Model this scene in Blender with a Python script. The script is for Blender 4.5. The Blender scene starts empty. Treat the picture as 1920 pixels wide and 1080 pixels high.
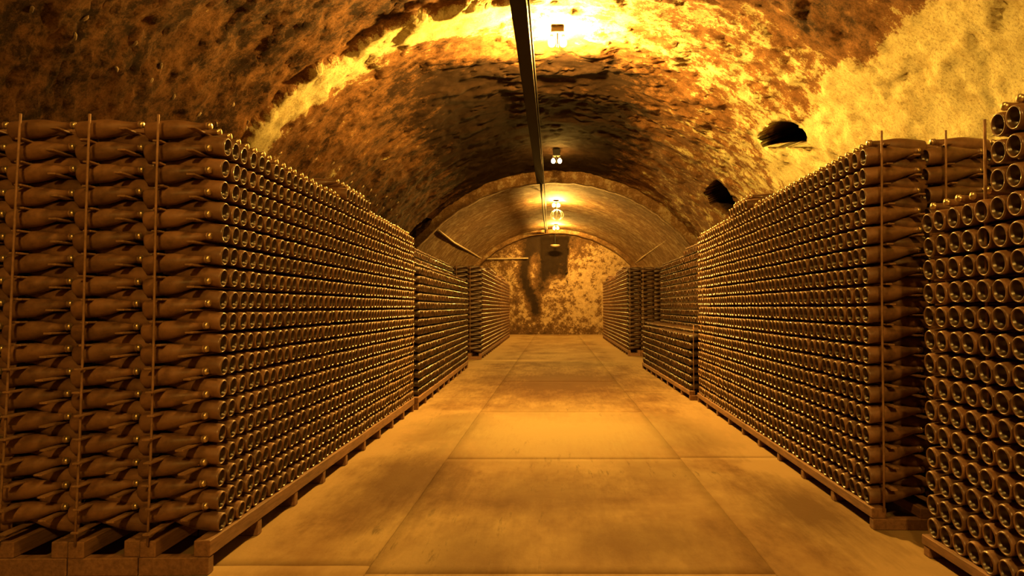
import bpy, math, random
import numpy as np
from mathutils import Matrix, Vector

random.seed(7)
rng = np.random.default_rng(11)
S = bpy.context.scene
C = S.collection
PI = math.pi

# ------------------------------------------------------------------ camera, world, exposure
CAM_H = 1.215
FPX = 1280.0
cam_data = bpy.data.cameras.new('camera')
cam_data.sensor_width = 36.0
cam_data.lens = FPX / 1920.0 * 36.0
cam_data.shift_x = -81.0 / 1920.0
cam_data.clip_end = 100.0
cam_data.clip_start = 0.05
cam = bpy.data.objects.new('camera', cam_data)
C.objects.link(cam)
cam.location = (0, 0, CAM_H)
cam.rotation_euler = (PI / 2 + math.atan(36.0 / FPX), 0, 0)
S.camera = cam

world = bpy.data.worlds.new('cellar_dark')
S.world = world
world.use_nodes = True
world.node_tree.nodes['Background'].inputs[0].default_value = (0.004, 0.002, 0.0008, 1)
world.node_tree.nodes['Background'].inputs[1].default_value = 1.0

S.view_settings.view_transform = 'Standard'
S.view_settings.look = 'None'
S.view_settings.gamma = 1.0
S.view_settings.exposure = 0.0
S.view_settings.use_curve_mapping = False
S.cycles.use_denoising = True
S.cycles.max_bounces = 4
S.cycles.diffuse_bounces = 3
S.cycles.glossy_bounces = 2
S.cycles.use_adaptive_sampling = True
S.cycles.adaptive_threshold = 0.04
S.cycles.sample_clamp_indirect = 4.0

LAMP_COL = (1.0, 0.51, 0.075)
# lamps hung along the crown: y, height of bulbs, emission strength
LAMPS = [(-4.0, 4.62, 6300), (2.05, 4.62, 1650), (8.92, 4.71, 19500), (15.8, 4.62, 550),
         (21.7, 4.47, 9500), (28.0, 4.47, 6500)]

# ------------------------------------------------------------------ helpers
def tag(o, label=None, cat=None, group=None, kind=None):
    if label: o['label'] = label
    if cat: o['category'] = cat
    if group: o['group'] = group
    if kind: o['kind'] = kind
    return o

def empty(name, loc=(0, 0, 0)):
    o = bpy.data.objects.new(name, None)
    o.empty_display_size = 0.1
    C.objects.link(o)
    o.location = loc
    return o

def link(name, me, parent=None, mats=None):
    if mats is not None and len(me.materials) == 0:
        for m in (mats if isinstance(mats, (list, tuple)) else [mats]):
            me.materials.append(m)
    o = bpy.data.objects.new(name, me)
    C.objects.link(o)
    if parent is not None:
        o.parent = parent
    return o

def mesh_np(name, verts, faces, smooth=False):
    """verts (n,3), faces (m,k) with equal k"""
    verts = np.asarray(verts, dtype=np.float32)
    faces = np.asarray(faces, dtype=np.int32)
    me = bpy.data.meshes.new(name)
    k = faces.shape[1]
    me.vertices.add(len(verts)); me.vertices.foreach_set('co', verts.ravel())
    me.loops.add(faces.size); me.loops.foreach_set('vertex_index', faces.ravel())
    me.polygons.add(len(faces))
    me.polygons.foreach_set('loop_start', np.arange(0, faces.size, k, dtype=np.int32))
    me.polygons.foreach_set('loop_total', np.full(len(faces), k, dtype=np.int32))
    if smooth:
        me.polygons.foreach_set('use_smooth', np.ones(len(faces), dtype=bool))
    me.update(calc_edges=True)
    return me

class MB:
    """collects simple closed shapes into one mesh (one part)"""
    def __init__(self): self.v = []; self.f = []; self.sm = []
    def add(self, vs, fs, smooth=False):
        b = len(self.v); self.v += [tuple(p) for p in vs]
        self.f += [tuple(b + i for i in f) for f in fs]; self.sm += [smooth] * len(fs)
    def box(self, x0, x1, y0, y1, z0, z1, bev=0.0):
        if bev <= 0:
            vs = [(x, y, z) for z in (z0, z1) for y in (y0, y1) for x in (x0, x1)]
            fs = [(0, 2, 3, 1), (4, 5, 7, 6), (0, 1, 5, 4), (2, 6, 7, 3), (0, 4, 6, 2), (1, 3, 7, 5)]
            self.add(vs, fs)
        else:
            b = min(bev, (x1 - x0) / 2.2, (y1 - y0) / 2.2, (z1 - z0) / 2.2)
            vs = []
            xs = (x0, x1); ys = (y0, y1); zs = (z0, z1)
            idx = {}
            for i in (0, 1):
                for j in (0, 1):
                    for k in (0, 1):
                        sx, sy, sz = (1 - 2 * i) * b, (1 - 2 * j) * b, (1 - 2 * k) * b
                        for a in range(3):
                            p = [xs[i] + sx, ys[j] + sy, zs[k] + sz]
                            p[a] = (xs[i], ys[j], zs[k])[a]
                            idx[(i, j, k, a)] = len(vs); vs.append(tuple(p))
            g = lambda i, j, k, a: idx[(i, j, k, a)]
            fs = []
            for i in (0, 1):
                fs.append((g(i,0,0,0), g(i,1,0,0), g(i,1,1,0), g(i,0,1,0)))
                fs.append((g(0,i,0,1), g(1,i,0,1), g(1,i,1,1), g(0,i,1,1)))
                fs.append((g(0,0,i,2), g(1,0,i,2), g(1,1,i,2), g(0,1,i,2)))
            for i in (0, 1):
                for j in (0, 1):
                    fs.append((g(i,j,0,0), g(i,j,1,0), g(i,j,1,1), g(i,j,0,1)))
                    fs.append((g(i,0,j,0), g(i,1,j,0), g(i,1,j,2), g(i,0,j,2)))
                    fs.append((g(0,i,j,1), g(1,i,j,1), g(1,i,j,2), g(0,i,j,2)))
            for i in (0, 1):
                for j in (0, 1):
                    for k in (0, 1):
                        fs.append((g(i,j,k,0), g(i,j,k,1), g(i,j,k,2)))
            self.add(vs, fs)
    def tube(self, pts, r, seg=8, cap=True):
        pts = [Vector(p) for p in pts]
        rs = r if isinstance(r, (list, tuple)) else [r] * len(pts)
        vs = []; n = len(pts)
        ref = None
        for i, p in enumerate(pts):
            d = (pts[min(i + 1, n - 1)] - pts[max(i - 1, 0)]).normalized()
            if ref is None:
                ref = d.orthogonal().normalized()
            a = (ref - d * ref.dot(d)).normalized(); ref = a
            b = d.cross(a)
            for k in range(seg):
                t = 2 * PI * k / seg
                vs.append(p + (a * math.cos(t) + b * math.sin(t)) * rs[i])
        fs = []
        for i in range(n - 1):
            for k in range(seg):
                k2 = (k + 1) % seg
                fs.append((i * seg + k, i * seg + k2, (i + 1) * seg + k2, (i + 1) * seg + k))
        self.add(vs, fs, True)
        if cap:
            b = len(self.v) - len(vs)
            self.f.append(tuple(b + k for k in reversed(range(seg)))); self.sm.append(False)
            self.f.append(tuple(b + (n - 1) * seg + k for k in range(seg))); self.sm.append(False)
    def lathe(self, prof, seg, origin=(0, 0, 0), axis='z'):
        vs = []; fs = []
        for (r, z) in prof:
            for k in range(seg):
                t = 2 * PI * k / seg
                p = (r * math.cos(t), r * math.sin(t), z)
                vs.append((p[0] + origin[0], p[1] + origin[1], p[2] + origin[2]))
        for i in range(len(prof) - 1):
            for k in range(seg):
                k2 = (k + 1) % seg
                fs.append((i * seg + k, i * seg + k2, (i + 1) * seg + k2, (i + 1) * seg + k))
        self.add(vs, fs, True)
    def mesh(self, name):
        me = bpy.data.meshes.new(name)
        me.from_pydata(self.v, [], self.f)
        me.polygons.foreach_set('use_smooth', self.sm)
        me.update()
        return me
    def build(self, name, mat, parent=None):
        return link(name, self.mesh(name), parent, mat)

# vectorised value noise -------------------------------------------------------
def _hash(ix, iy, iz, seed):
    h = (ix.astype(np.int64) * 374761393 + iy.astype(np.int64) * 668265263 + iz.astype(np.int64) * 2147483647 + seed * 974634777) & 0xffffffff
    h = ((h ^ (h >> 13)) * 1274126177) & 0xffffffff
    h = (h ^ (h >> 16)) & 0xffffff
    return h / float(0xffffff)
def vnoise(x, y, z, seed=0):
    ix, iy, iz = np.floor(x), np.floor(y), np.floor(z)
    fx, fy, fz = x - ix, y - iy, z - iz
    fx, fy, fz = [f * f * (3 - 2 * f) for f in (fx, fy, fz)]
    r = 0
    for a in (0, 1):
        for b in (0, 1):
            for c in (0, 1):
                w = (fx if a else 1 - fx) * (fy if b else 1 - fy) * (fz if c else 1 - fz)
                r = r + w * _hash(ix + a, iy + b, iz + c, seed)
    return r
def fbm(x, y, z, octv=4, seed=0, gain=0.5):
    r = 0; amp = 1; tot = 0; f = 1.0
    for o in range(octv):
        r = r + amp * vnoise(x * f, y * f, z * f, seed + o * 17)
        tot += amp; amp *= gain; f *= 2.03
    return r / tot
def sstep(a, b, x):
    t = np.clip((x - a) / (b - a), 0, 1)
    return t * t * (3 - 2 * t)

# ------------------------------------------------------------------ materials
def new_mat(name):
    m = bpy.data.materials.new(name)
    m.use_nodes = True
    nt = m.node_tree
    return m, nt, nt.nodes, nt.links, nt.nodes['Principled BSDF']

def ramp(N, stops, interp='LINEAR'):
    r = N.new('ShaderNodeValToRGB')
    r.color_ramp.interpolation = interp
    e = r.color_ramp.elements
    while len(e) < len(stops): e.new(0.5)
    for i, (p, c) in enumerate(stops):
        e[i].position = p
        e[i].color = (c[0], c[1], c[2], 1) if not isinstance(c, (int, float)) else (c, c, c, 1)
    return r

def noise_node(N, L, coord, scale, detail=5, rough=0.6, vscale=None, dist=0.0):
    src = coord
    if vscale:
        mp = N.new('ShaderNodeMapping'); mp.inputs['Scale'].default_value = vscale
        L.new(coord, mp.inputs['Vector']); src = mp.outputs[0]
    n = N.new('ShaderNodeTexNoise')
    n.inputs['Scale'].default_value = scale; n.inputs['Detail'].default_value = detail
    n.inputs['Roughness'].default_value = rough; n.inputs['Distortion'].default_value = dist
    L.new(src, n.inputs['Vector'])
    return n

def mixc(N, L, fac, a, b, mode='MIX'):
    m = N.new('ShaderNodeMix'); m.data_type = 'RGBA'; m.blend_type = mode
    for s, v in ((m.inputs[0], fac), (m.inputs[6], a), (m.inputs[7], b)):
        if isinstance(v, (int, float)): s.default_value = v
        elif isinstance(v, tuple): s.default_value = (v[0], v[1], v[2], 1)
        else: L.new(v, s)
    return m.outputs[2]

def bumpn(N, L, h, strength, dist, prev=None):
    b = N.new('ShaderNodeBump'); b.inputs['Strength'].default_value = strength
    b.inputs['Distance'].default_value = dist
    L.new(h, b.inputs['Height'])
    if prev is not None: L.new(prev, b.inputs['Normal'])
    return b.outputs[0]

def mat_bottle(name, use_attr):
    m, nt, N, L, P = new_mat(name)
    tc = N.new('ShaderNodeTexCoord')
    if use_attr:
        a = N.new('ShaderNodeAttribute'); a.attribute_name = 'tone'; rnd = a.outputs['Fac']
        coord = tc.outputs['Object']
    else:
        oi = N.new('ShaderNodeObjectInfo'); rnd = oi.outputs['Random']
        geo = N.new('ShaderNodeNewGeometry'); coord = geo.outputs['Position']
    n1 = noise_node(N, L, coord, 14, 5, 0.65)
    dust = ramp(N, [(0.25, (0.080, 0.038, 0.018)), (0.6, (0.205, 0.102, 0.050))])
    L.new(n1.outputs[0], dust.inputs[0])
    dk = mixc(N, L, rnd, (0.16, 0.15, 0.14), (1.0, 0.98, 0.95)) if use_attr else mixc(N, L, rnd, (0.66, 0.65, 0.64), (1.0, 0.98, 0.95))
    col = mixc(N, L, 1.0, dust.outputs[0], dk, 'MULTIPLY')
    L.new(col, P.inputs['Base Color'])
    rr = ramp(N, [(0.3, 0.34), (0.7, 0.60)])
    L.new(n1.outputs[0], rr.inputs[0]); L.new(rr.outputs[0], P.inputs['Roughness'])
    P.inputs['Specular IOR Level'].default_value = 0.45
    P.inputs['Coat Weight'].default_value = 0.18 if use_attr else 0.40
    P.inputs['Coat Roughness'].default_value = 0.07
    return m
M_BOTTLE = mat_bottle('dusty_glass', False)
M_BOTTLE_S = mat_bottle('dusty_glass_packed', True)

def mat_punt():
    m, nt, N, L, P = new_mat('clean_dark_glass')
    P.inputs['Base Color'].default_value = (0.050, 0.024, 0.010, 1)
    P.inputs['Roughness'].default_value = 0.32
    P.inputs['Specular IOR Level'].default_value = 0.6
    return m
M_PUNT = mat_punt()

def mat_cap():
    m, nt, N, L, P = new_mat('crown_cap_metal')
    P.inputs['Base Color'].default_value = (0.55, 0.42, 0.25, 1)
    P.inputs['Metallic'].default_value = 0.85
    P.inputs['Roughness'].default_value = 0.32
    return m
M_CAP = mat_cap()

def mat_wood(name, c0, c1, along='y'):
    m, nt, N, L, P = new_mat(name)
    geo = N.new('ShaderNodeNewGeometry')
    n = noise_node(N, L, geo.outputs['Position'], 6, 6, 0.65, vscale=(9, 1, 9))
    n2 = noise_node(N, L, geo.outputs['Position'], 3, 4, 0.6)
    r = ramp(N, [(0.3, c0), (0.7, c1)]); L.new(n.outputs[0], r.inputs[0])
    d = ramp(N, [(0.3, 0.7), (0.65, 1.0)]); L.new(n2.outputs[0], d.inputs[0])
    L.new(mixc(N, L, 1.0, r.outputs[0], d.outputs[0], 'MULTIPLY'), P.inputs['Base Color'])
    P.inputs['Roughness'].default_value = 0.8
    L.new(bumpn(N, L, n.outputs[0], 0.35, 0.006), P.inputs['Normal'])
    return m
M_WOOD = mat_wood('pallet_wood', (0.13, 0.060, 0.027), (0.27, 0.135, 0.064))
M_LATH = mat_wood('lath_wood', (0.14, 0.07, 0.031), (0.30, 0.16, 0.078))

def mat_metal(name, col, rough=0.6, metal=0.6):
    m, nt, N, L, P = new_mat(name)
    geo = N.new('ShaderNodeNewGeometry')
    n = noise_node(N, L, geo.outputs['Position'], 25, 5, 0.65)
    r = ramp(N, [(0.35, tuple(c * 0.6 for c in col)), (0.65, col)]); L.new(n.outputs[0], r.inputs[0])
    L.new(r.outputs[0], P.inputs['Base Color'])
    P.inputs['Roughness'].default_value = rough; P.inputs['Metallic'].default_value = metal
    return m
M_ROD = mat_metal('rusty_iron', (0.26, 0.14, 0.075), 0.75, 0.2)
M_DARKMETAL = mat_metal('dark_metal', (0.007, 0.005, 0.004), 0.8, 0.0)
M_PIPE = mat_metal('pale_conduit', (0.45, 0.36, 0.25), 0.5, 0.3)

def mat_emit(strength):
    m, nt, N, L, P = new_mat('glowing_glass')
    P.inputs['Base Color'].default_value = (0.8, 0.7, 0.5, 1)
    P.inputs['Emission Color'].default_value = (*LAMP_COL, 1)
    P.inputs['Emission Strength'].default_value = strength
    return m

def mat_vault(name, pale, brown, dark):
    """peeling plaster on rough stone; 'soot' vertex attribute = plaster gone or sooty, plus shade painted into the colour"""
    m, nt, N, L, P = new_mat(name)
    geo = N.new('ShaderNodeNewGeometry'); pos = geo.outputs['Position']
    a = N.new('ShaderNodeAttribute'); a.attribute_name = 'soot_shade'
    big = noise_node(N, L, pos, 0.9, 6, 0.6)
    mid = noise_node(N, L, pos, 3.4, 10, 0.74, vscale=(0.95, 1.1, 1.1))
    fine = noise_node(N, L, pos, 15, 10, 0.78)
    grit = noise_node(N, L, pos, 55, 6, 0.75)
    def madd(x, k, y):
        q = N.new('ShaderNodeMath'); q.operation = 'MULTIPLY_ADD'
        L.new(x, q.inputs[0]); q.inputs[1].default_value = k; L.new(y, q.inputs[2]); return q.outputs[0]
    s1 = madd(mid.outputs[0], 1.95, a.outputs['Fac'])
    s2 = madd(big.outputs[0], 0.6, s1)
    s3 = madd(fine.outputs[0], 0.95, s2)
    s4 = madd(grit.outputs[0], 0.55, s3)
    mr = N.new('ShaderNodeMapRange')
    mr.inputs['From Min'].default_value = 1.58; mr.inputs['From Max'].default_value = 2.74
    L.new(s4, mr.inputs['Value'])
    r = ramp(N, [(0.0, pale), (0.33, tuple(0.8 * c for c in pale)), (0.43, brown), (0.68, tuple(0.6 * c for c in brown)), (0.90, dark)])
    L.new(mr.outputs[0], r.inputs[0])
    speck = noise_node(N, L, pos, 38, 8, 0.8)
    sp = ramp(N, [(0.36, (0.45, 0.38, 0.32)), (0.50, (0.92, 0.91, 0.90)), (0.7, (1.0, 1.0, 1.0))]); L.new(speck.outputs[0], sp.inputs[0])
    blot = noise_node(N, L, pos, 5.5, 9, 0.75)
    bl = ramp(N, [(0.36, (0.74, 0.66, 0.56)), (0.52, (1.0, 1.0, 1.0))]); L.new(blot.outputs[0], bl.inputs[0])
    cc = mixc(N, L, 1.0, mixc(N, L, 1.0, r.outputs[0], sp.outputs[0], 'MULTIPLY'), bl.outputs[0], 'MULTIPLY')
    L.new(cc, P.inputs['Base Color'])
    P.inputs['Roughness'].default_value = 0.9
    P.inputs['Specular IOR Level'].default_value = 0.2
    inv = N.new('ShaderNodeMath'); inv.operation = 'SUBTRACT'; inv.inputs[0].default_value = 1.0
    L.new(mr.outputs[0], inv.inputs[1])
    b1 = bumpn(N, L, inv.outputs[0], 0.55, 0.035)
    b2 = bumpn(N, L, fine.outputs[0], 0.55, 0.03, b1)
    L.new(bumpn(N, L, grit.outputs[0], 0.6, 0.012, b2), P.inputs['Normal'])
    return m
M_VAULT = mat_vault('peeling_vault_plaster', (0.78, 0.74, 0.42), (0.27, 0.138, 0.057), (0.030, 0.014, 0.006))
M_LINING = mat_vault('newer_vault_render', (0.36, 0.28, 0.17), (0.19, 0.108, 0.05), (0.04, 0.02, 0.01))
M_ENDWALL = mat_vault('end_wall_masonry', (0.46, 0.34, 0.20), (0.13, 0.072, 0.032), (0.022, 0.012, 0.006))

def mat_floor():
    m, nt, N, L, P = new_mat('worn_concrete')
    geo = N.new('ShaderNodeNewGeometry'); pos = geo.outputs['Position']
    oi = N.new('ShaderNodeObjectInfo')
    big = noise_node(N, L, pos, 0.55, 6, 0.6, dist=0.6)
    mid = noise_node(N, L, pos, 2.4, 7, 0.68, vscale=(1.0, 0.45, 1))
    fine = noise_node(N, L, pos, 30, 6, 0.7)
    scr = noise_node(N, L, pos, 5, 6, 0.7, vscale=(4.0, 0.5, 1))
    sx = N.new('ShaderNodeSeparateXYZ'); L.new(pos, sx.inputs[0])
    base = ramp(N, [(0.36, (0.085, 0.042, 0.018)), (0.47, (0.190, 0.116, 0.055)), (0.62, (0.28, 0.198, 0.10))])
    mx = N.new('ShaderNodeMath'); mx.operation = 'MULTIPLY_ADD'
    L.new(mid.outputs[0], mx.inputs[0]); mx.inputs[1].default_value = 0.45
    m2 = N.new('ShaderNodeMath'); m2.operation = 'MULTIPLY'; L.new(big.outputs[0], m2.inputs[0]); m2.inputs[1].default_value = 0.62
    L.new(m2.outputs[0], mx.inputs[2])
    L.new(mx.outputs[0], base.inputs[0])
    # dark worn scuffs
    sc = ramp(N, [(0.56, 1.0), (0.66, 0.55)]); L.new(scr.outputs[0], sc.inputs[0])
    bm = ramp(N, [(0.48, 0.0), (0.56, 1.0)]); L.new(big.outputs[0], bm.inputs[0])
    c1 = mixc(N, L, bm.outputs[0], base.outputs[0], mixc(N, L, 1.0, base.outputs[0], sc.outputs[0], 'MULTIPLY'))
    # pale dust swept to the feet of the stacks
    ab = N.new('ShaderNodeMath'); ab.operation = 'ABSOLUTE'; L.new(sx.outputs[0], ab.inputs[0])
    ad = N.new('ShaderNodeMath'); ad.operation = 'MULTIPLY_ADD'; L.new(mid.outputs[0], ad.inputs[0]); ad.inputs[1].default_value = 0.5; L.new(ab.outputs[0], ad.inputs[2])
    dr = N.new('ShaderNodeMapRange'); dr.inputs['From Min'].default_value = 1.55; dr.inputs['From Max'].default_value = 1.75
    L.new(ad.outputs[0], dr.inputs['Value'])
    dm = N.new('ShaderNodeMath'); dm.operation = 'MULTIPLY'; L.new(dr.outputs[0], dm.inputs[0]); dm.inputs[1].default_value = 0.75
    c2 = mixc(N, L, dm.outputs[0], c1, (0.285, 0.198, 0.103))
    # worn dark patches, each a stain of its own, and paler patches
    def patch(cx, cy, rx, ry, colr, amt, prev, thr=(0.35, 1.20)):
        mp = N.new('ShaderNodeMapping'); mp.inputs['Location'].default_value = (-cx / rx, -cy / ry, 0); mp.inputs['Scale'].default_value = (1 / rx, 1 / ry, 0)
        L.new(pos, mp.inputs['Vector'])
        ln = N.new('ShaderNodeVectorMath'); ln.operation = 'LENGTH'; L.new(mp.outputs[0], ln.inputs[0])
        ma = N.new('ShaderNodeMath'); ma.operation = 'MULTIPLY_ADD'; L.new(mid.outputs[0], ma.inputs[0]); ma.inputs[1].default_value = 1.1; L.new(ln.outputs['Value'], ma.inputs[2])
        mb_ = N.new('ShaderNodeMath'); mb_.operation = 'MULTIPLY_ADD'; L.new(scr.outputs[0], mb_.inputs[0]); mb_.inputs[1].default_value = 0.9; L.new(ma.outputs[0], mb_.inputs[2])
        mr = N.new('ShaderNodeMapRange'); mr.inputs['From Min'].default_value = thr[0] + 1.0; mr.inputs['From Max'].default_value = thr[1] + 1.0
        mr.inputs['To Min'].default_value = amt; mr.inputs['To Max'].default_value = 0.0
        L.new(mb_.outputs[0], mr.inputs['Value'])
        return mixc(N, L, mr.outputs[0], prev, colr)
    DK = (0.060, 0.027, 0.010)
    for a_ in ((1.50, 4.15, 0.36, 0.85, DK, 0.8), (0.1, 11.2, 2.3, 3.2, DK, 0.92), (-1.05, 4.9, 0.46, 1.2, DK, 0.8), (-0.95, 6.9, 0.5, 0.9, DK, 0.65),
               (1.25, 6.6, 0.40, 1.2, DK, 0.5), (0.2, 14.6, 1.5, 1.0, DK, 0.6), (-0.1, 4.5, 0.7, 0.6, DK, 0.45), (0.5, 3.6, 0.5, 0.4, DK, 0.4), (-0.45, 3.4, 0.35, 0.5, DK, 0.4), (0.75, 5.0, 0.5, 0.5, DK, 0.35)):
        c2 = patch(*a_, c2)
    c2 = patch(0.05, 6.75, 1.35, 1.35, (0.285, 0.222, 0.115), 0.9, c2)
    c2 = patch(-0.9, 15.6, 1.1, 0.35, (0.36, 0.26, 0.135), 0.8, c2)
    # each slab has its own cast (object colour)
    c3 = mixc(N, L, 1.0, c2, oi.outputs['Color'], 'MULTIPLY')
    L.new(c3, P.inputs['Base Color'])
    P.inputs['Roughness'].default_value = 0.85
    P.inputs['Specular IOR Level'].default_value = 0.10
    b = bumpn(N, L, mid.outputs[0], 0.25, 0.03)
    L.new(bumpn(N, L, fine.outputs[0], 0.25, 0.008, b), P.inputs['Normal'])
    return m
M_FLOOR = mat_floor()

# ------------------------------------------------------------------ vault
OLD = dict(a=4.75, b=4.75, c=0.15)
NEW = dict(a=4.66, b=4.42, c=0.20)
Y_RING, Y_END, Y_BACK = 18.4, 30.5, -6.5

# openings in the vault: centre y, y half width, height bottom, height top, side
OPENINGS = [(1, [(10.31, 3.648), (9.092, 3.367), (8.966, 3.512), (8.94, 3.59), (8.987, 3.665), (9.179, 3.732), (9.467, 3.781), (9.8, 3.787), (10.118, 3.737)]),
            (1, [(14.6, 3.656), (13.93, 3.729), (13.25, 3.709), (13.13, 3.574), (13.41, 3.352), (13.72, 3.156), (14.86, 3.236), (15.04, 3.471)]),
            (-1, [(17.3, 2.98), (17.22, 3.28), (17.5, 3.52), (18.12, 3.56), (18.12, 2.93)])]
def poly_inside(poly, y, z):
    ins = np.zeros(y.shape, bool); n = len(poly)
    for i in range(n):
        (y0, z0), (y1, z1) = poly[i], poly[(i + 1) % n]
        c = ((z0 > z) != (z1 > z)) & (y < (y1 - y0) * (z - z0) / ((z1 - z0) if z1 != z0 else 1e-9) + y0)
        ins ^= c
    return ins
def poly_near(poly, y, z):
    bd = np.full(y.shape, 1e9); by = y.copy(); bz = z.copy(); n = len(poly)
    for i in range(n):
        (y0, z0), (y1, z1) = poly[i], poly[(i + 1) % n]
        dy, dz = y1 - y0, z1 - z0
        t = np.clip(((y - y0) * dy + (z - z0) * dz) / (dy * dy + dz * dz), 0, 1)
        qy, qz = y0 + t * dy, z0 + t * dz
        d = np.hypot(qy - y, qz - z); m = d < bd
        bd = np.where(m, d, bd); by = np.where(m, qy, by); bz = np.where(m, qz, bz)
    return bd, by, bz

def vault_mesh(name, E, ys, na, old):
    t0 = -math.asin((E['c'] + 0.05) / E['b'])
    th = np.linspace(t0, PI - t0, na)
    T, Y = np.meshgrid(th, ys, indexing='ij')
    X0 = E['a'] * np.cos(T); Z0 = E['c'] + E['b'] * np.sin(T)
    # arc-length like coordinates for noise
    n_big = fbm(X0 * 0.55, Y * 0.55, Z0 * 0.55, 3, 3) - 0.5
    n_mid = fbm(X0 * 2.2, Y * 2.2, Z0 * 2.2, 4, 9) - 0.5
    n_fin = fbm(X0 * 7, Y * 7, Z0 * 7, 3, 21) - 0.5
    if old:
        dr = 0.14 * n_big + 0.055 * n_mid + 0.035 * n_fin
        ny = Y + 0.9 * (fbm(X0 * 1.4, Y * 1.4, Z0 * 1.4, 6, 33, 0.68) - 0.5)
        left = sstep(-0.15, -1.3, X0)
        # nearer bay on one side is cut deeper into the rock, ragged edge
        dr = dr + 0.09 * left * (1 - sstep(8.02, 8.06, ny))
        # flaking ledges
        fl = fbm(X0 * 1.9, Y * 2.6, Z0 * 1.9, 6, 55, 0.62)
        dr = dr - 0.022 * sstep(0.50, 0.515, fl) - 0.018 * sstep(0.585, 0.60, fl)
        # soot map with shade painted into the near left bay
        crown = sstep(2.9, 0.8, np.abs(X0 + 0.2)) * sstep(9.0, 10.4, Y) * 0.74
        crown += 0.25 * sstep(8.4, 6.5, Y) * sstep(3.2, 0.3, np.abs(X0 - 0.5))
        leftd = sstep(-0.4, -2.0, X0) * 0.28 + left * (1 - sstep(8.0, 8.1, ny)) * 0.16
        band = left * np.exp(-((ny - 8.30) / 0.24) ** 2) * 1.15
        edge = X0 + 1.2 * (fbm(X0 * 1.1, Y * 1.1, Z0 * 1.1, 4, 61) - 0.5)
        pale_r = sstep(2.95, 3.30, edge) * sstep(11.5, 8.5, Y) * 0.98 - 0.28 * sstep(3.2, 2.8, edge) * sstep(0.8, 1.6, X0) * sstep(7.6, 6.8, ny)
        soot_shade = 0.02 + crown + leftd - band - pale_r + 0.10 * sstep(11, 14, Y)
    else:
        dr = 0.06 * n_big + 0.03 * n_mid + 0.012 * n_fin
        soot_shade = 0.10 + 0.25 * sstep(0.6, 0.0, np.abs(X0 + 0.2)) + 0 * X0
    X = X0 + np.cos(T) * dr; Z = Z0 + np.sin(T) * dr
    V = np.stack([X, Y, Z], -1)
    nA, nY = T.shape
    keep = np.ones((nA - 1, nY - 1), bool)
    extra_v = []; extra_f = []
    base_n = nA * nY
    if old:
        for (sd, poly) in OPENINGS:
            right = (np.sign(X0) == sd)
            bd, by, bz = poly_near(poly, V[..., 1], V[..., 2])
            snap = right & (bd < 0.030)
            # slide the vertices next to the edge onto it, along the vault
            zz = np.where(snap, bz, V[..., 2]); V[..., 1] = np.where(snap, by, V[..., 1])
            sn = np.clip((zz - E['c']) / E['b'], -1, 1)
            V[..., 0] = np.where(snap, V[..., 0] + sd * (E['a'] * np.sqrt(1 - sn ** 2) - E['a'] * np.sqrt(1 - np.clip((V[..., 2] - E['c']) / E['b'], -1, 1) ** 2)), V[..., 0])
            V[..., 2] = zz
            cen = 0.25 * (V[:-1, :-1] + V[1:, :-1] + V[:-1, 1:] + V[1:, 1:])
            fi = poly_inside(poly, cen[..., 1], cen[..., 2]) & right[:-1, :-1]
            keep &= ~fi
            # boundary walls: push a shaft outward
            F = np.argwhere(fi); S_ = set(map(tuple, F.tolist()))
            def out(i, j):
                d = np.array([0.90 * sd, 0.38, 0.38]); p = V[i, j] + d
                extra_v.append(tuple(p)); return base_n + len(extra_v) - 1
            memo = {}
            def o(i, j):
                if (i, j) not in memo: memo[(i, j)] = out(i, j)
                return memo[(i, j)]
            idx = lambda i, j: i * nY + j
            for (i, j) in S_:
                extra_f.append((o(i, j), o(i + 1, j), o(i + 1, j + 1), o(i, j + 1)))
                for (di, dj, p, q) in ((-1, 0, (i, j), (i, j + 1)), (1, 0, (i + 1, j), (i + 1, j + 1)),
                                       (0, -1, (i, j), (i + 1, j)), (0, 1, (i, j + 1), (i + 1, j + 1))):
                    if (i + di, j + dj) not in S_:
                        extra_f.append((idx(*p), idx(*q), o(*q), o(*p)))
    I = np.arange(nA * nY).reshape(nA, nY)
    Q = np.stack([I[:-1, :-1], I[1:, :-1], I[1:, 1:], I[:-1, 1:]], -1)[keep]
    verts = V.reshape(-1, 3)
    so = soot_shade.ravel()
    if extra_v:
        verts = np.vstack([verts, np.array(extra_v)])
        Q = np.vstack([Q, np.array(extra_f)])
        so = np.concatenate([so, np.full(len(extra_v), 2.5)])  # opening shafts coloured near black in place of their shade
    me = mesh_np(name, verts, Q, True)
    at = me.attributes.new('soot_shade', 'FLOAT', 'POINT')
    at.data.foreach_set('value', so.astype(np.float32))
    return me

ys_old = np.concatenate([np.arange(Y_BACK, 2.5, 0.16), np.arange(2.5, 12.0, 0.045), np.arange(12.0, Y_RING + 0.25, 0.07)])
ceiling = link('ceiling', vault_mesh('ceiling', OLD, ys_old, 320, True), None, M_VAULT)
tag(ceiling, 'old barrel vault of sooty peeling plaster over the front of the cellar', kind='structure')
ys_new = np.arange(Y_RING, Y_END + 0.12, 0.10)
lining = link('ceiling', vault_mesh('ceiling_far', NEW, ys_new, 180, False), None, M_LINING)
tag(lining, 'smoother rendered vault over the far end of the cellar', kind='structure')

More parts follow.
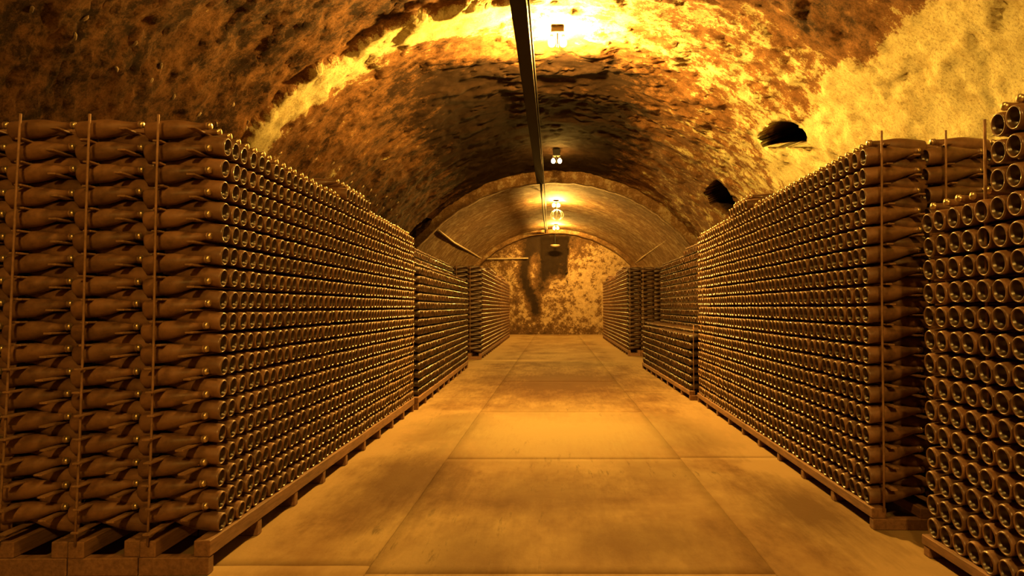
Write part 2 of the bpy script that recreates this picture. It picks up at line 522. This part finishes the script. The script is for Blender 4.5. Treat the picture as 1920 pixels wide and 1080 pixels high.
def arch_ring(name, y0, y1, inner, outer, mat, label, jag=0.03, n=90):
    """a rib: inner and outer ellipse (a,b,c) between y0 and y1"""
    vs = []; fs = []
    for k in range(n + 1):
        t = -0.04 + (PI + 0.08) * k / n
        j = (random.random() - .5) * jag
        for (E, y) in ((inner, y0), (inner, y1), (outer, y1), (outer, y0)):
            vs.append(((E[0] + j) * math.cos(t), y + (random.random() - .5) * jag * .3, E[2] + (E[1] + j) * math.sin(t)))
    for k in range(n):
        for q in range(4):
            q2 = (q + 1) % 4
            fs.append((k * 4 + q, k * 4 + q2, k * 4 + 4 + q2, k * 4 + 4 + q))
    me = mesh_np(name, vs, fs, False)
    at = me.attributes.new('soot_shade', 'FLOAT', 'POINT')
    at.data.foreach_set('value', np.full(len(vs), 0.12, np.float32))
    o = link(name, me, None, mat)
    tag(o, label, kind='structure')
    return o
arch_ring('trim_1', Y_RING - 0.22, Y_RING + 0.10, (4.60, 4.37, .20), (5.0, 5.0, .2), M_LINING,
          'arched plaster edge where the newer vault lining begins')
arch_ring('trim_2', Y_END - 0.75, Y_END + 0.05, (4.50, 4.27, .20), (4.8, 4.6, .2), M_LINING,
          'narrow arched rib against the end wall')

# end wall with a dark blind recess ------------------------------------------------
def end_wall():
    xs = np.arange(-5.0, 5.01, 0.06); zs = np.arange(-0.05, 5.1, 0.06)
    X, Z = np.meshgrid(xs, zs, indexing='ij')
    jx = 0.10 * (fbm(X * 4, Z * 4, Z * 0, 3, 71) - 0.5)
    rough = 0.09 * (fbm(X * 1.5, Z * 1.5, Z * 0, 4, 75) - 0.5) + 0.06 * (fbm(X * 7, Z * 9, Z * 0, 3, 77) - 0.5)
    half = 0.52 + 0.10 * sstep(2.2, 4.2, Z) + jx
    xc = -0.03
    rec = (np.abs(X - xc) < half) & (Z > 2.05) & (Z < 4.35)
    depth = 0.75 * np.clip((Z - 2.05) / 0.55, 0.15, 1)
    Yv = Y_END + rough + np.where(rec, depth, 0)
    stainx = -1.15 + 0.25 * np.sin(Z * 1.7)
    soot_shade = 0.02 + 0.9 * np.exp(-((X - stainx) / 0.22) ** 2) * sstep(0.4, 1.2, Z) + 0.55 * np.exp(-((X + 0.62) / .25) ** 2) * sstep(1.2, 2.5, Z)
    soot_shade += 0.5 * sstep(3.3, 4.3, Z) * sstep(2.6, 0.6, np.abs(X)) + 0.7 * rec * sstep(2.4, 2.9, Z)  # wall top carries the arch's shade as colour; recess darker inside
    soot_shade += 0.15 * sstep(0.7, 0.1, Z) - 0.12 * sstep(0.3, 1.5, X)
    V = np.stack([X, Yv, Z], -1)
    nA, nZ = X.shape
    I = np.arange(nA * nZ).reshape(nA, nZ)
    Q = np.stack([I[:-1, :-1], I[1:, :-1], I[1:, 1:], I[:-1, 1:]], -1).reshape(-1, 4)
    me = mesh_np('wall_back', V.reshape(-1, 3), Q, False)
    at = me.attributes.new('soot_shade', 'FLOAT', 'POINT'); at.data.foreach_set('value', soot_shade.ravel().astype(np.float32))
    o = link('wall_back', me, None, M_ENDWALL)
    tag(o, 'mottled masonry end wall with a dark blind recess', kind='structure')
    return o
wall_back = end_wall()
mb = MB(); mb.box(-5.2, 5.2, Y_BACK - 0.2, Y_BACK, -0.05, 5.3)
me = mb.mesh('wall_front')
at = me.attributes.new('soot_shade', 'FLOAT', 'POINT'); at.data.foreach_set('value', np.full(len(me.vertices), .3, np.float32))
tag(link('wall_front', me, None, M_ENDWALL), 'masonry wall closing the cellar behind the viewer', kind='structure')

# ------------------------------------------------------------------ floor of poured slabs
floor = empty('floor', (0, 0, 0)); tag(floor, 'worn concrete cellar floor of poured slabs', kind='structure')
mb = MB(); mb.box(-5.0, 5.0, Y_BACK, Y_END + .3, -0.14, -0.022)
mb.build('sub_floor', M_FLOOR, floor).color = (0.8, 0.78, 0.75, 1)
def slab_mesh(x0, x1, y0, y1):
    b = 0.004; nx = max(2, int((x1 - x0) / 0.12)); ny = max(2, int((y1 - y0) / 0.12))
    xs = np.concatenate([[x0, x0 + b], np.linspace(x0 + .1, x1 - .1, nx), [x1 - b, x1]])
    ysl = np.concatenate([[y0, y0 + b], np.linspace(y0 + .1, y1 - .1, ny), [y1 - b, y1]])
    X, Y = np.meshgrid(xs, ysl, indexing='ij')
    Z = X * 0
    e = (X == x0) | (X == x1) | (Y == y0) | (Y == y1)
    Z = np.where(e, -0.007, Z)
    jag = 0.008 * (fbm(X * 5, Y * 5, X * 0, 3, 95) - 0.5)
    V = np.stack([X + jag, Y + jag, Z], -1); a, c = X.shape
    I = np.arange(a * c).reshape(a, c)
    Q = np.stack([I[:-1, :-1], I[1:, :-1], I[1:, 1:], I[:-1, 1:]], -1).reshape(-1, 4)
    return mesh_np('concrete_slab', V.reshape(-1, 3), Q, False)
JX = [-4.7, -0.87, 1.01, 4.7]
JY = [[Y_BACK, -2.5, 3.25, 9.2, 15.3, 21.5, Y_END],
      [Y_BACK, -2.5, 3.15, 5.50, 7.95, 11.2, 15.6, 22.5, Y_END],
      [Y_BACK, -2.0, 5.55, 9.9, 15.9, 21.5, Y_END]]
for s in range(3):
    for k in range(len(JY[s]) - 1):
        g = 0.001
        o = link('concrete_slab', slab_mesh(JX[s] + g, JX[s + 1] - g, JY[s][k] + g, JY[s][k + 1] - g), floor, M_FLOOR)
        t = 0.99 + 0.02 * random.random()
        if s == 1 and k == 3: t = 1.04
        o.color = (t, t * 0.985, t * 0.96, 1)

# ------------------------------------------------------------------ bottles
PROF_BODY = [(0.0005, 0.041), (0.009, 0.0395), (0.020, 0.034), (0.0285, 0.024), (0.0335, 0.012), (0.0360, 0.004), (0.0378, 0.0006), (0.0400, 0.0008),
             (0.0428, 0.0040), (0.0442, 0.010), (0.0444, 0.060), (0.0440, 0.108), (0.0424, 0.132), (0.0388, 0.156),
             (0.0330, 0.181), (0.0268, 0.206), (0.0212, 0.230), (0.0172, 0.252), (0.0150, 0.273), (0.0176, 0.2745), (0.0176, 0.281), (0.0145, 0.283)]
N_PUNT = 5
PROF_CAP = [(0.0145, 0.281), (0.0168, 0.2835), (0.0165, 0.289), (0.0150, 0.2955), (0.011, 0.2985), (0.0005, 0.299)]
MID_BODY = [PROF_BODY[i] for i in (0, 2, 3, 5, 6, 8, 9, 11, 13, 15, 17, 18, 21)]
MID_CAP = [PROF_CAP[i] for i in (1, 3, 5)]
LOW_BODY = [PROF_BODY[i] for i in (0, 3, 6, 9, 11, 15, 17)] + [(0.015, 0.298), (0.0005, 0.299)]

def lathe_x(prof, seg):
    vs = []; fs = []
    for (r, x) in prof:
        for k in range(seg):
            t = 2 * PI * k / seg
            vs.append((x, r * math.cos(t), r * math.sin(t)))
    for i in range(len(prof) - 1):
        for k in range(seg):
            k2 = (k + 1) % seg
            fs.append((i * seg + k, (i + 1) * seg + k, (i + 1) * seg + k2, i * seg + k2))
    return np.array(vs), np.array(fs)
ME_BODY = mesh_np('wine_bottle', *lathe_x(PROF_BODY, 28), smooth=True); ME_BODY.materials.append(M_BOTTLE); ME_BODY.materials.append(M_PUNT)
_mi = np.zeros(len(ME_BODY.polygons), np.int32); _mi[:28 * N_PUNT] = 1; ME_BODY.polygons.foreach_set('material_index', _mi)
ME_CAP = mesh_np('crown_cap', *lathe_x(PROF_CAP, 20), smooth=True); ME_CAP.materials.append(M_CAP)
_b, _bf = lathe_x(MID_BODY, 14); _c, _cf = lathe_x(MID_CAP, 10)
LOD_MID = (np.vstack([_b, _c]), np.vstack([_bf, _cf + len(_b)]), np.concatenate([(np.arange(len(_bf)) < 14 * 3) * 2, np.ones(len(_cf), int)]))
_b, _bf = lathe_x(LOW_BODY, 8)
LOD_LOW = (_b, _bf, (np.arange(len(_bf)) < 8 * 1) * 2)

def project(p):
    th = math.atan(36.0 / FPX)
    x, y, z = p[0], p[1], p[2] - CAM_H
    d = y * math.cos(th) + z * math.sin(th); v = -y * math.sin(th) + z * math.cos(th)
    return 1041 + FPX * x / d, 540 - FPX * v / d, d

BOTTLES = []     # dicts: M (4x4), score, label, kind, far, cap
def ordn(n):
    return {1: 'first', 2: 'second', 3: 'third', 4: 'fourth', 5: 'fifth', 6: 'sixth', 7: 'seventh', 8: 'eighth', 9: 'ninth', 10: 'tenth',
            11: 'eleventh', 12: 'twelfth'}.get(n, f'{n}th')

class Stack:
    """a block of bottles laid head to tail on pallets; local ex into the stack, ey along its face, ez up"""
    def __init__(s, key, side, p0, p1, n, f0, pitch, scale, tilt=6.0):
        s.key, s.side, s.n, s.f0, s.pitch, s.sc, s.tilt = key, side, n, f0, pitch, scale, tilt
        s.p0 = Vector((p0[0], p0[1], 0)); s.p1 = Vector((p1[0], p1[1], 0))
        s.ey = (s.p1 - s.p0).normalized(); s.len = (s.p1 - s.p0).length
        s.ex = Vector((s.ey.y, -s.ey.x, 0)) * (1 if side > 0 else -1)
        s.d = s.len / n
        s.cp = (0.325 if side > 0 else 0.318) * scale
        s.mat = Matrix(((s.ex.x, s.ey.x, 0, s.p0.x), (s.ex.y, s.ey.y, 0, s.p0.y), (0, 0, 1, 0), (0, 0, 0, 1)))
    def bottle(s, col, orient, j, k, off, lod, score=0, label=None, cap=False, jit=1.0):
        """orient 'F': base to the aisle; 'N': neck to the aisle"""
        sc = s.sc
        q = col * s.cp
        z = s.f0 + k * s.pitch + (0.0 if orient == 'F' else 0.55 * s.pitch)
        y = (j + off) * s.d + 0.046 * sc
        jx = random.uniform(-.006, .006) * jit; jz = random.uniform(-.0025, .0025) * jit
        ti = math.radians(s.tilt + random.uniform(-.8, .8) * jit); ya = math.radians(random.uniform(-1.2, 1.2) * jit)
        if orient == 'F':
            base = s.p0 + s.ex * (q + jx) + s.ey * y; ax = s.ex.copy()
        else:
            base = s.p0 + s.ex * (q + 0.345 * sc + jx) + s.ey * y; ax = -s.ex
        base = base + Vector((0, 0, z + jz - 0.004))
        ax = (ax * math.cos(ti) + s.ey * math.sin(ya) + Vector((0, 0, math.sin(ti)))).normalized()
        up = Vector((0, 0, 1)); sd = up.cross(ax).normalized(); u2 = ax.cross(sd)
        M = Matrix(((ax.x * sc, sd.x * sc, u2.x * sc, base.x), (ax.y * sc, sd.y * sc, u2.y * sc, base.y),
                    (ax.z * sc, sd.z * sc, u2.z * sc, base.z), (0, 0, 0, 1)))
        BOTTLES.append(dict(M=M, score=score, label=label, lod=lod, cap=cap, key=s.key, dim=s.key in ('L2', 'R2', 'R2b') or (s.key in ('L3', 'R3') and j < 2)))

def pxlen(a, b):
    pa, pb = project(a), project(b)
    return math.hypot(pa[0] - pb[0], pa[1] - pb[1])

def fill(st, cols, rows_at, first, lod, front=0, facing=0, namefmt=None, dense_cols=1, back_end=False):
    """rows_at(col, j) -> number of rows there; FRONT: how many bottles of the end face count as single things"""
    offN, offF = (0.0, 0.5) if first == 'N' else (0.5, 0.0)
    for col in range(cols):
        for j in range(st.n):
            rmax = rows_at(col, j)
            for k in range(rmax):
                dense = col < dense_cols
                endz = j < 3 or (back_end and j >= st.n - 3)
                topz = k >= rmax - 2
                if not (dense or endz or topz): continue
                for orient in ('F', 'N'):
                    if lod == 'low' and orient == 'N' and not (endz or topz): continue
                    lab = None; score = 0; cap = False
                    if namefmt:
                        lab, score, cap = namefmt(st, col, j, k, rmax, orient)
                    st.bottle(col, orient, j, k, offF if orient == 'F' else offN, lod, score, lab, cap)

# --- the stacks (face line from near to far, measured in metres)
L1 = Stack('L1', -1, (-1.578, 3.17), (-1.655, 8.00), 48, 0.200, 0.1053, 1.0)
R1 = Stack('R1', 1, (1.742, 3.80), (1.835, 8.80), 47, 0.165, 0.1120, 1.08)
R0 = Stack('R0', 1, (1.800, 1.75), (1.815, 3.38), 15, 0.150, 0.1135, 1.12)
L2 = Stack('L2', -1, (-1.63, 8.16), (-1.75, 13.7), 54, 0.19, 0.1050, 1.0)
L3 = Stack('L3', -1, (-1.71, 15.9), (-1.77, 22.0), 58, 0.19, 0.1050, 1.0)
L4 = Stack('L4', -1, (-1.77, 22.15), (-1.83, 27.4), 50, 0.19, 0.1050, 1.0)
R2 = Stack('R2', 1, (1.76, 8.98), (1.735, 13.6), 44, 0.17, 0.1070, 1.03)
R2b = Stack('R2b', 1, (2.12, 9.0), (2.12, 13.8), 46, 0.17, 0.1070, 1.03)
R3 = Stack('R3', 1, (1.816, 17.1), (1.84, 22.9), 56, 0.19, 0.1070, 1.02)
R4 = Stack('R4', 1, (1.84, 23.05), (1.86, 26.6), 34, 0.19, 0.1070, 1.02)

COLN = {0: 'aisle-side', 1: 'second', 2: 'third', 3: 'fourth'}
def nf_L1(st, col, j, k, rmax, o):
    row = 18 - k
    if o == 'N' and j == 0 and col <= 3 and k < 18:
        return (f'dusty brown bottle lying side-on, {ordn(row)} row from top, {COLN[col]} column of left stack end', 3000 - col, True)
    if o == 'F' and col == 0 and j <= 3 and k < 18:
        w = ['nearest the end corner', 'second from the end corner', 'third from the end corner', 'fourth from the end corner'][j]
        return (f'brown bottle base, {ordn(row)} row from top of left stack, {w}', 600 - 60 * j, False)
    return (None, 0, False)
def nf_R1(st, col, j, k, rmax, o):
    row = 18 - k
    if o == 'F' and j == 0 and col <= 1 and k < 18:
        return (f'dark bottle lying side-on, {ordn(row)} row from top, {COLN[col]} column of right stack end behind gap', 2500 - col * 900, True)
    if o == 'N' and j == 0 and col == 0 and k == 17:
        return ('dark bottle on top of the right stack end, neck to the aisle', 900, True)
    if o == 'N' and j == 0 and col == 1 and k == 17:
        return ('dark bottle lying on top of the right stack end, second column beside the rod', 900, True)
    return (None, 0, False)
def nf_R0(st, col, j, k, rmax, o):
    if col == 0 and o == 'F':
        jj = st.n - j                   # 1 = farthest along the aisle
        y = st.p0.y + (j + 0.5) * st.d
        px = project((st.p0.x, y, st.f0 + k * st.pitch))
        if px[0] < 1930 and px[1] < 1100:
            row = 17 - k
            if k >= 14:
                return (f'bottle base, {ordn(row)} row from top, {ordn(jj - 4)} along in raised tier of nearest right stack', 1500, False)
            return (f'bottle base, {ordn(14 - k)} row below the raised tier, {ordn(jj)} from gap, nearest right stack', 1500, False)
    return (None, 0, False)

fill(L1, 5, lambda c, j: 19 if (c == 0 and 20 <= j <= 27) else 18, 'N', 'mid', namefmt=nf_L1)
fill(R1, 4, lambda c, j: 19 if (c == 0 and 24 <= j <= 30) else 18, 'F', 'mid', namefmt=nf_R1)
fill(R0, 3, lambda c, j: 17 if j < 10 else 14, 'F', 'mid', namefmt=nf_R0, back_end=True)
fill(L2, 3, lambda c, j: 15 if c == 0 else (19 if c == 1 and j < 12 else 18), 'N', 'low', dense_cols=2)
fill(L3, 3, lambda c, j: 19 + (1 if (c == 0 and 22 < j < 40) else 0), 'N', 'low')
fill(L4, 2, lambda c, j: 19 + (1 if (c == 0 and 8 < j < 24) else 0), 'N', 'low')
fill(R2, 1, lambda c, j: 7, 'F', 'low')
fill(R2b, 3, lambda c, j: 19 if 8 < j < 22 else 18, 'F', 'low')
fill(R3, 3, lambda c, j: 19 + (1 if (c == 0 and 14 < j < 34) else 0), 'F', 'low')
fill(R4, 2, lambda c, j: 19 + (1 if (c == 0 and 8 < j < 20) else 0), 'F', 'low')

singles = sorted([b for b in BOTTLES if b['score'] > 0], key=lambda b: -b['score'])[:308]
chosen = set(id(b) for b in singles)
GROUPS = {'L1': 'bottles at the near end of the left stack', 'R1': 'bottles at the near end of the right stack', 'R0': 'bottles in the nearest right stack'}
for b in singles:
    o = bpy.data.objects.new('wine_bottle', ME_BODY)
    C.objects.link(o)
    o.matrix_world = b['M']
    tag(o, b['label'], 'bottle', GROUPS[b['key']])
    if b['cap']:
        c = bpy.data.objects.new('crown_cap', ME_CAP); C.objects.link(c)
        c.parent = o

def pack_rest():
    VS = []; FS = []; MI = []; TN = []; base = 0
    for lod, geo in (('mid', LOD_MID), ('low', LOD_LOW)):
        bs = [b for b in BOTTLES if id(b) not in chosen and b['lod'] == lod]
        if not bs: continue
        v, f, mi = geo
        A = np.array([np.array(b['M']) for b in bs])           # (n,4,4)
        P = np.einsum('nij,vj->nvi', A[:, :3, :3], v) + A[:, None, :3, 3]
        n = len(bs)
        VS.append(P.reshape(-1, 3))
        FS.append((f[None] + (np.arange(n) * len(v))[:, None, None] + base).reshape(-1, 4))
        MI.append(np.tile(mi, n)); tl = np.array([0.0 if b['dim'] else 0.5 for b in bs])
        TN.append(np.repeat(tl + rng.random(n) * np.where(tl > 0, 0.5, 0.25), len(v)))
        base += n * len(v)
    me = mesh_np('packed_bottles', np.vstack(VS), np.vstack(FS), True)
    me.materials.append(M_BOTTLE_S); me.materials.append(M_CAP); me.materials.append(M_PUNT)
    me.polygons.foreach_set('material_index', np.concatenate(MI).astype(np.int32))
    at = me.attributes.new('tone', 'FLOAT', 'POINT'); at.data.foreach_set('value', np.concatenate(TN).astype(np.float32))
    o = link('packed_bottles', me)
    tag(o, 'thousands of brown bottles packed in long stacks on both sides of the aisle', 'bottles', kind='stuff')
    print('BOTTLES', len(BOTTLES), 'singles', len(singles), 'stuff faces', len(me.polygons))
pack_rest()

# ------------------------------------------------------------------ pallets with laths and rods
def pallet(st, col, label, rows, rod_at=None, rods=(), lath_front=0.0, lath_back=0.0, group=None, bearers=None, stringers=None, front_first='N'):
    """col: which column; parts in the stack's own frame"""
    root = empty('bottle_pallet')
    root.matrix_world = st.mat @ Matrix.Translation((col * st.cp, 0, 0))
    tag(root, label, 'pallet', group)
    sc = st.sc; top = st.f0 - 0.046 * sc
    hb = top * 0.52
    ln = st.len
    # stringers along the stack
    for (x0, x1) in (stringers or ((-0.008, 0.065), (0.235, 0.306))):
        m = MB(); m.box(x0 * sc, x1 * sc, -0.03 - random.random() * .02, ln + 0.02, hb, top, 0.004); m.build('stringer', M_WOOD, root)
    # bearers across
    nb = bearers or max(3, int(round(ln / 0.56)))
    bm = None
    for i in range(nb + 1):
        y = -0.045 + (ln + 0.0) * i / nb
        if bm is None:
            m = MB(); m.box(-0.005, 0.308 * sc, 0, 0.055, 0, hb, 0.004); bm = m.mesh('bearer'); bm.materials.append(M_WOOD)
        o = bpy.data.objects.new('bearer', bm); C.objects.link(o); o.parent = root; o.location = (0, y, 0)
    # upright iron rods
    for (rx, ry, z1, lean) in rods:
        m = MB()
        pts = [(rx + lean * (t - .5) + 0.002 * math.sin(7 * t + rx * 9), ry + 0.003 * math.sin(5 * t), top * 0.9 + (z1 - top * 0.9) * t) for t in np.linspace(0, 1, 9)]
        m.tube(pts, 0.0058 * sc, 7); m.build('rod', M_ROD, root)
    # laths between the layers
    if lath_front or lath_back:
        protos = []
        for q in range(4):
            m = MB(); m.box(-0.016 - .003 * random.random(), 0.016 + .003 * random.random(), -lath_front * (0.35 + .28 * q), ln + lath_back * (0.6 + .2 * q), -0.0045, 0.0045, 0.0015)
            me = m.mesh('lath'); me.materials.append(M_LATH); protos.append(me)
        for k in range(rows):
            # under the necks pointing to the aisle (near the aisle) and under the necks pointing inward
            zF = st.f0 + k * st.pitch; zN = zF + 0.55 * st.pitch
            for (lx, lz) in ((0.105 * sc, zN - 0.004), (0.262 * sc, zF - 0.003)):
                o = bpy.data.objects.new('lath', protos[random.choice((2, 3)) if k < rows * 0.42 else random.choice((0, 0, 1))]); C.objects.link(o); o.parent = root
                o.location = (lx + random.uniform(-.012, .012), 0, lz + random.uniform(-.002, .002))
                o.rotation_euler = (random.uniform(-.004, .004), 0, random.uniform(-.006, .006))
    return root

cn = ['aisle-side', 'second', 'third', 'fourth', 'fifth']
for c in range(4):
    lean = [0.018, 0.03, 0.06, 0.06][c]
    pallet(L1, c, f'wooden pallet with laths and iron rod under {cn[c]} column of left stack', 18,
           rods=((0.252 + [0, .0, .01, .01][c], -0.055, 2.10, -lean * -1 * -1), (0.268, L1.len + .03, 2.1, 0)), lath_front=0.07, lath_back=0.03, group='pallets of the left stack')
for c in range(2):
    pallet(R1, c, f'wooden pallet with laths and iron rod under {cn[c]} column of right stack', 18,
           rods=((0.055, -0.05, 2.19, 0.012), (0.055, R1.len + .03, 2.1, 0)), lath_front=0.05, lath_back=0.03, group='pallets of the right stack')
pallet(R0, 0, 'wooden pallet with laths and iron rod under the nearest right stack beside the gap', 14,
       rods=((0.03, 1.16, 2.02, 0.0),), lath_front=0.02, lath_back=0.14, group='pallets of the nearest right stack')
pallet(L2, 0, 'low wooden pallet under the middle left stack', 15, rods=((0.06, -.02, 1.8, 0),))
pallet(L2, 1, 'wooden pallet under the taller row behind the middle left stack', 18)
pallet(L3, 0, 'dark wooden pallet under the far left stack', 19, rods=((0.268, -.03, 2.2, 0),))
pallet(L3, 1, 'dark wooden pallet under second row of the far left stack', 19, rods=((0.268, -.03, 2.2, 0),))
pallet(L4, 0, 'wooden pallet under the farthest left stack before the end wall', 19)
pallet(R2, 0, 'wooden pallet with rod under the low right stack', 7, rods=((0.05, -.03, 0.98, 0),))
pallet(R2b, 0, 'wooden pallet under the tall row behind the low right stack', 18)
pallet(R3, 0, 'dark wooden pallet under the far right stack', 19, rods=((0.05, -.03, 2.25, 0),))
pallet(R3, 1, 'dark wooden pallet under second row of the far right stack', 19, rods=((0.05, -.03, 2.25, 0),))
pallet(R4, 0, 'wooden pallet under the farthest right stack before the end wall', 19)

# ------------------------------------------------------------------ lamps on the crown
def ceiling_lamp(y, h, strength, label, cage=False):
    x = 0.03
    ztop = (4.95 if y < Y_RING else 4.66)
    root = empty('ceiling_lamp', (x, y, h)); tag(root, label, 'lamp', 'twin-bulb lamps along the crown')
    m = MB(); m.box(-0.085, 0.085, -0.09, 0.09, 0.10, ztop - h + 0.05, 0.01); m.build('mount_box', M_DARKMETAL, root)
    m = MB(); m.box(-0.012, 0.012, -0.07, 0.07, -0.05, 0.10, 0.004)
    m.build('divider', M_DARKMETAL, root)
    em = mat_emit(strength)
    for sx in (-1, 1):
        m = MB(); m.lathe([(0.022, 0.10), (0.024, 0.055), (0.018, 0.05)], 12, (sx * 0.075, 0, 0)); m.build('socket', M_DARKMETAL, root)
        m = MB()
        prof = [(0.016, 0.055)] + [(0.045 * math.sin(t), -0.005 + 0.055 * math.cos(t)) for t in np.linspace(0.38, PI - 0.02, 9)]
        m.lathe(prof, 16, (sx * 0.075, 0, 0)); m.build('bulb', em, root)
    if cage:
        m = MB()
        for k in range(8):
            t = 2 * PI * k / 8
            pts = [(0.03 + 0.20 * math.cos(t) * math.sin(s), 0.20 * math.sin(t) * math.sin(s), -0.32 - 0.17 * math.cos(s)) for s in np.linspace(0.1, PI - .1, 9)]
            m.tube(pts, 0.008, 5)
        m.build('wire_cage', M_PIPE, root)
        m = MB(); m.tube([(0.03, 0, -0.15), (0.03, 0, 0.1)], 0.012, 6); m.build('stem', M_DARKMETAL, root)
    return root
LL = ['twin-bulb lamp on the vault behind the viewer', 'twin-bulb lamp on the vault just above the viewer',
      'brightest twin-bulb lamp high on the crown of the old vault', 'dim twin-bulb lamp on the dark crown behind the brightest one',
      'twin-bulb lamp with a wire cage hanging under it', 'farthest glowing twin-bulb lamp close to the end wall']
for i, (y, h, s) in enumerate(LAMPS):
    ceiling_lamp(y, h, s, LL[i], cage=(i == 4))

# unlit bowl lamp above the recess of the end wall
r = empty('bowl_lamp', (0.0, Y_END - 0.35, 3.93)); tag(r, 'small pale unlit bowl lamp above the end wall recess', 'lamp')
m = MB(); m.lathe([(0.001, -0.07), (0.12, -0.055), (0.21, -0.01), (0.23, 0.03), (0.19, 0.05), (0.001, 0.06)], 20); m.build('shade', M_PIPE, r)
m = MB(); m.tube([(0, 0, 0.05), (0, 0, 0.62)], 0.02, 8); m.build('stem', M_DARKMETAL, r)

# ------------------------------------------------------------------ cable tray, conduits
r = empty('cable_tray', (-0.40, 0, 4.50)); tag(r, 'dark metal cable tray running along the crown beside the lamps', 'cable tray')
m = MB(); m.box(-0.085, 0.085, -4.5, 18.1, -0.012, 0.0); m.build('tray_bottom', M_DARKMETAL, r)
for sx in (-1, 1):
    m = MB(); m.box(sx * 0.085 - .004, sx * 0.085 + .004, -4.5, 18.1, -0.012, 0.03); m.build('tray_side', M_DARKMETAL, r)
m = MB(); m.tube([(0.115, -4.5, 0.0), (0.115, 8, -0.01), (0.11, 18, -0.0), (0.11, 19, -0.06), (0.05, 29.5, -0.06)], 0.013, 8); m.build('conduit', M_DARKMETAL, r)
m = MB(); m.tube([(0.02, 17.9, 0.02), (0.02, 18.7, -0.05), (-0.02, 29.5, -0.05)], 0.03, 8); m.build('conduit', M_DARKMETAL, r)
hm = None
for y in (1.0, 4.2, 7.6, 11.0, 14.0, 17.0, 20.0, 23.5, 26.5, 29.0):
    m = MB(); zt = 0.42 if y < Y_RING else 0.10
    m.box(-0.02, 0.02, y - .015, y + .015, 0.0 if y < 18 else -0.06, zt); m.build('hanger', M_DARKMETAL, r)

def wall_pipe(label, pts, rad):
    m = MB(); m.tube(pts, rad, 8)
    o = m.build('wall_pipe', M_PIPE); tag(o, label, 'pipe'); return o
wall_pipe('pale conduit sloping along the left springing of the newer vault to the end wall',
          [(-3.22, 18.6, 3.33), (-3.27, 22, 3.30), (-3.26, 26, 3.34), (-3.26, 29.6, 3.36), (-3.1, Y_END - .18, 3.36), (-1.2, Y_END - .12, 3.40)], 0.035)
wall_pipe('pale conduit along the right springing of the newer vault', [(3.38, 18.6, 3.32), (3.42, 22, 3.26), (3.44, 26, 3.20), (3.50, 30.0, 3.14)], 0.035)

# dabs of mortar left in a row along the haunch
def dab_mesh(seed):
    rr = random.Random(seed)
    m = MB(); n = 7
    prof = []
    vs = [(0, 0, 0.018)]; fs = []
    for ring, (rad, z) in enumerate(((0.6, 0.014), (1.0, 0.0))):
        for k in range(n):
            t = 2 * PI * k / n
            q = rad * (0.75 + .5 * rr.random())
            vs.append((0.013 * q * math.cos(t), 0.036 * q * math.sin(t), z))
    for k in range(n):
        k2 = (k + 1) % n
        fs.append((0, 1 + k, 1 + k2)); fs.append((1 + k, 1 + n + k, 1 + n + k2, 1 + k2))
    m.add(vs, fs, False)
    me = m.mesh('mortar_dab'); me.materials.append(M_PIPE); return me
dabs = [dab_mesh(s) for s in range(5)]
dep = bpy.context.evaluated_depsgraph_get()
bpy.context.view_layer.update()
for i in range(26):
    y = 4.2 + i * 0.47 + random.uniform(-.08, .08)
    for h in (3.27, 3.40):
        if random.random() < 0.25: continue
        hh = h + random.uniform(-.05, .05)
        d = Vector((-1, 0, 0))
        ok, loc, nor, _ = ceiling.ray_cast(Vector((-2.0, y, hh)), d)
        if not ok: continue
        if nor.x < 0: nor = -nor
        o = bpy.data.objects.new('mortar_dab', dabs[i % 5]); C.objects.link(o); o.parent = ceiling
        o.location = loc + nor * 0.004
        o.rotation_euler = (nor.to_track_quat('Z', 'Y') @ __import__('mathutils').Quaternion((0, 0, 1), random.uniform(-.6, .6))).to_euler()
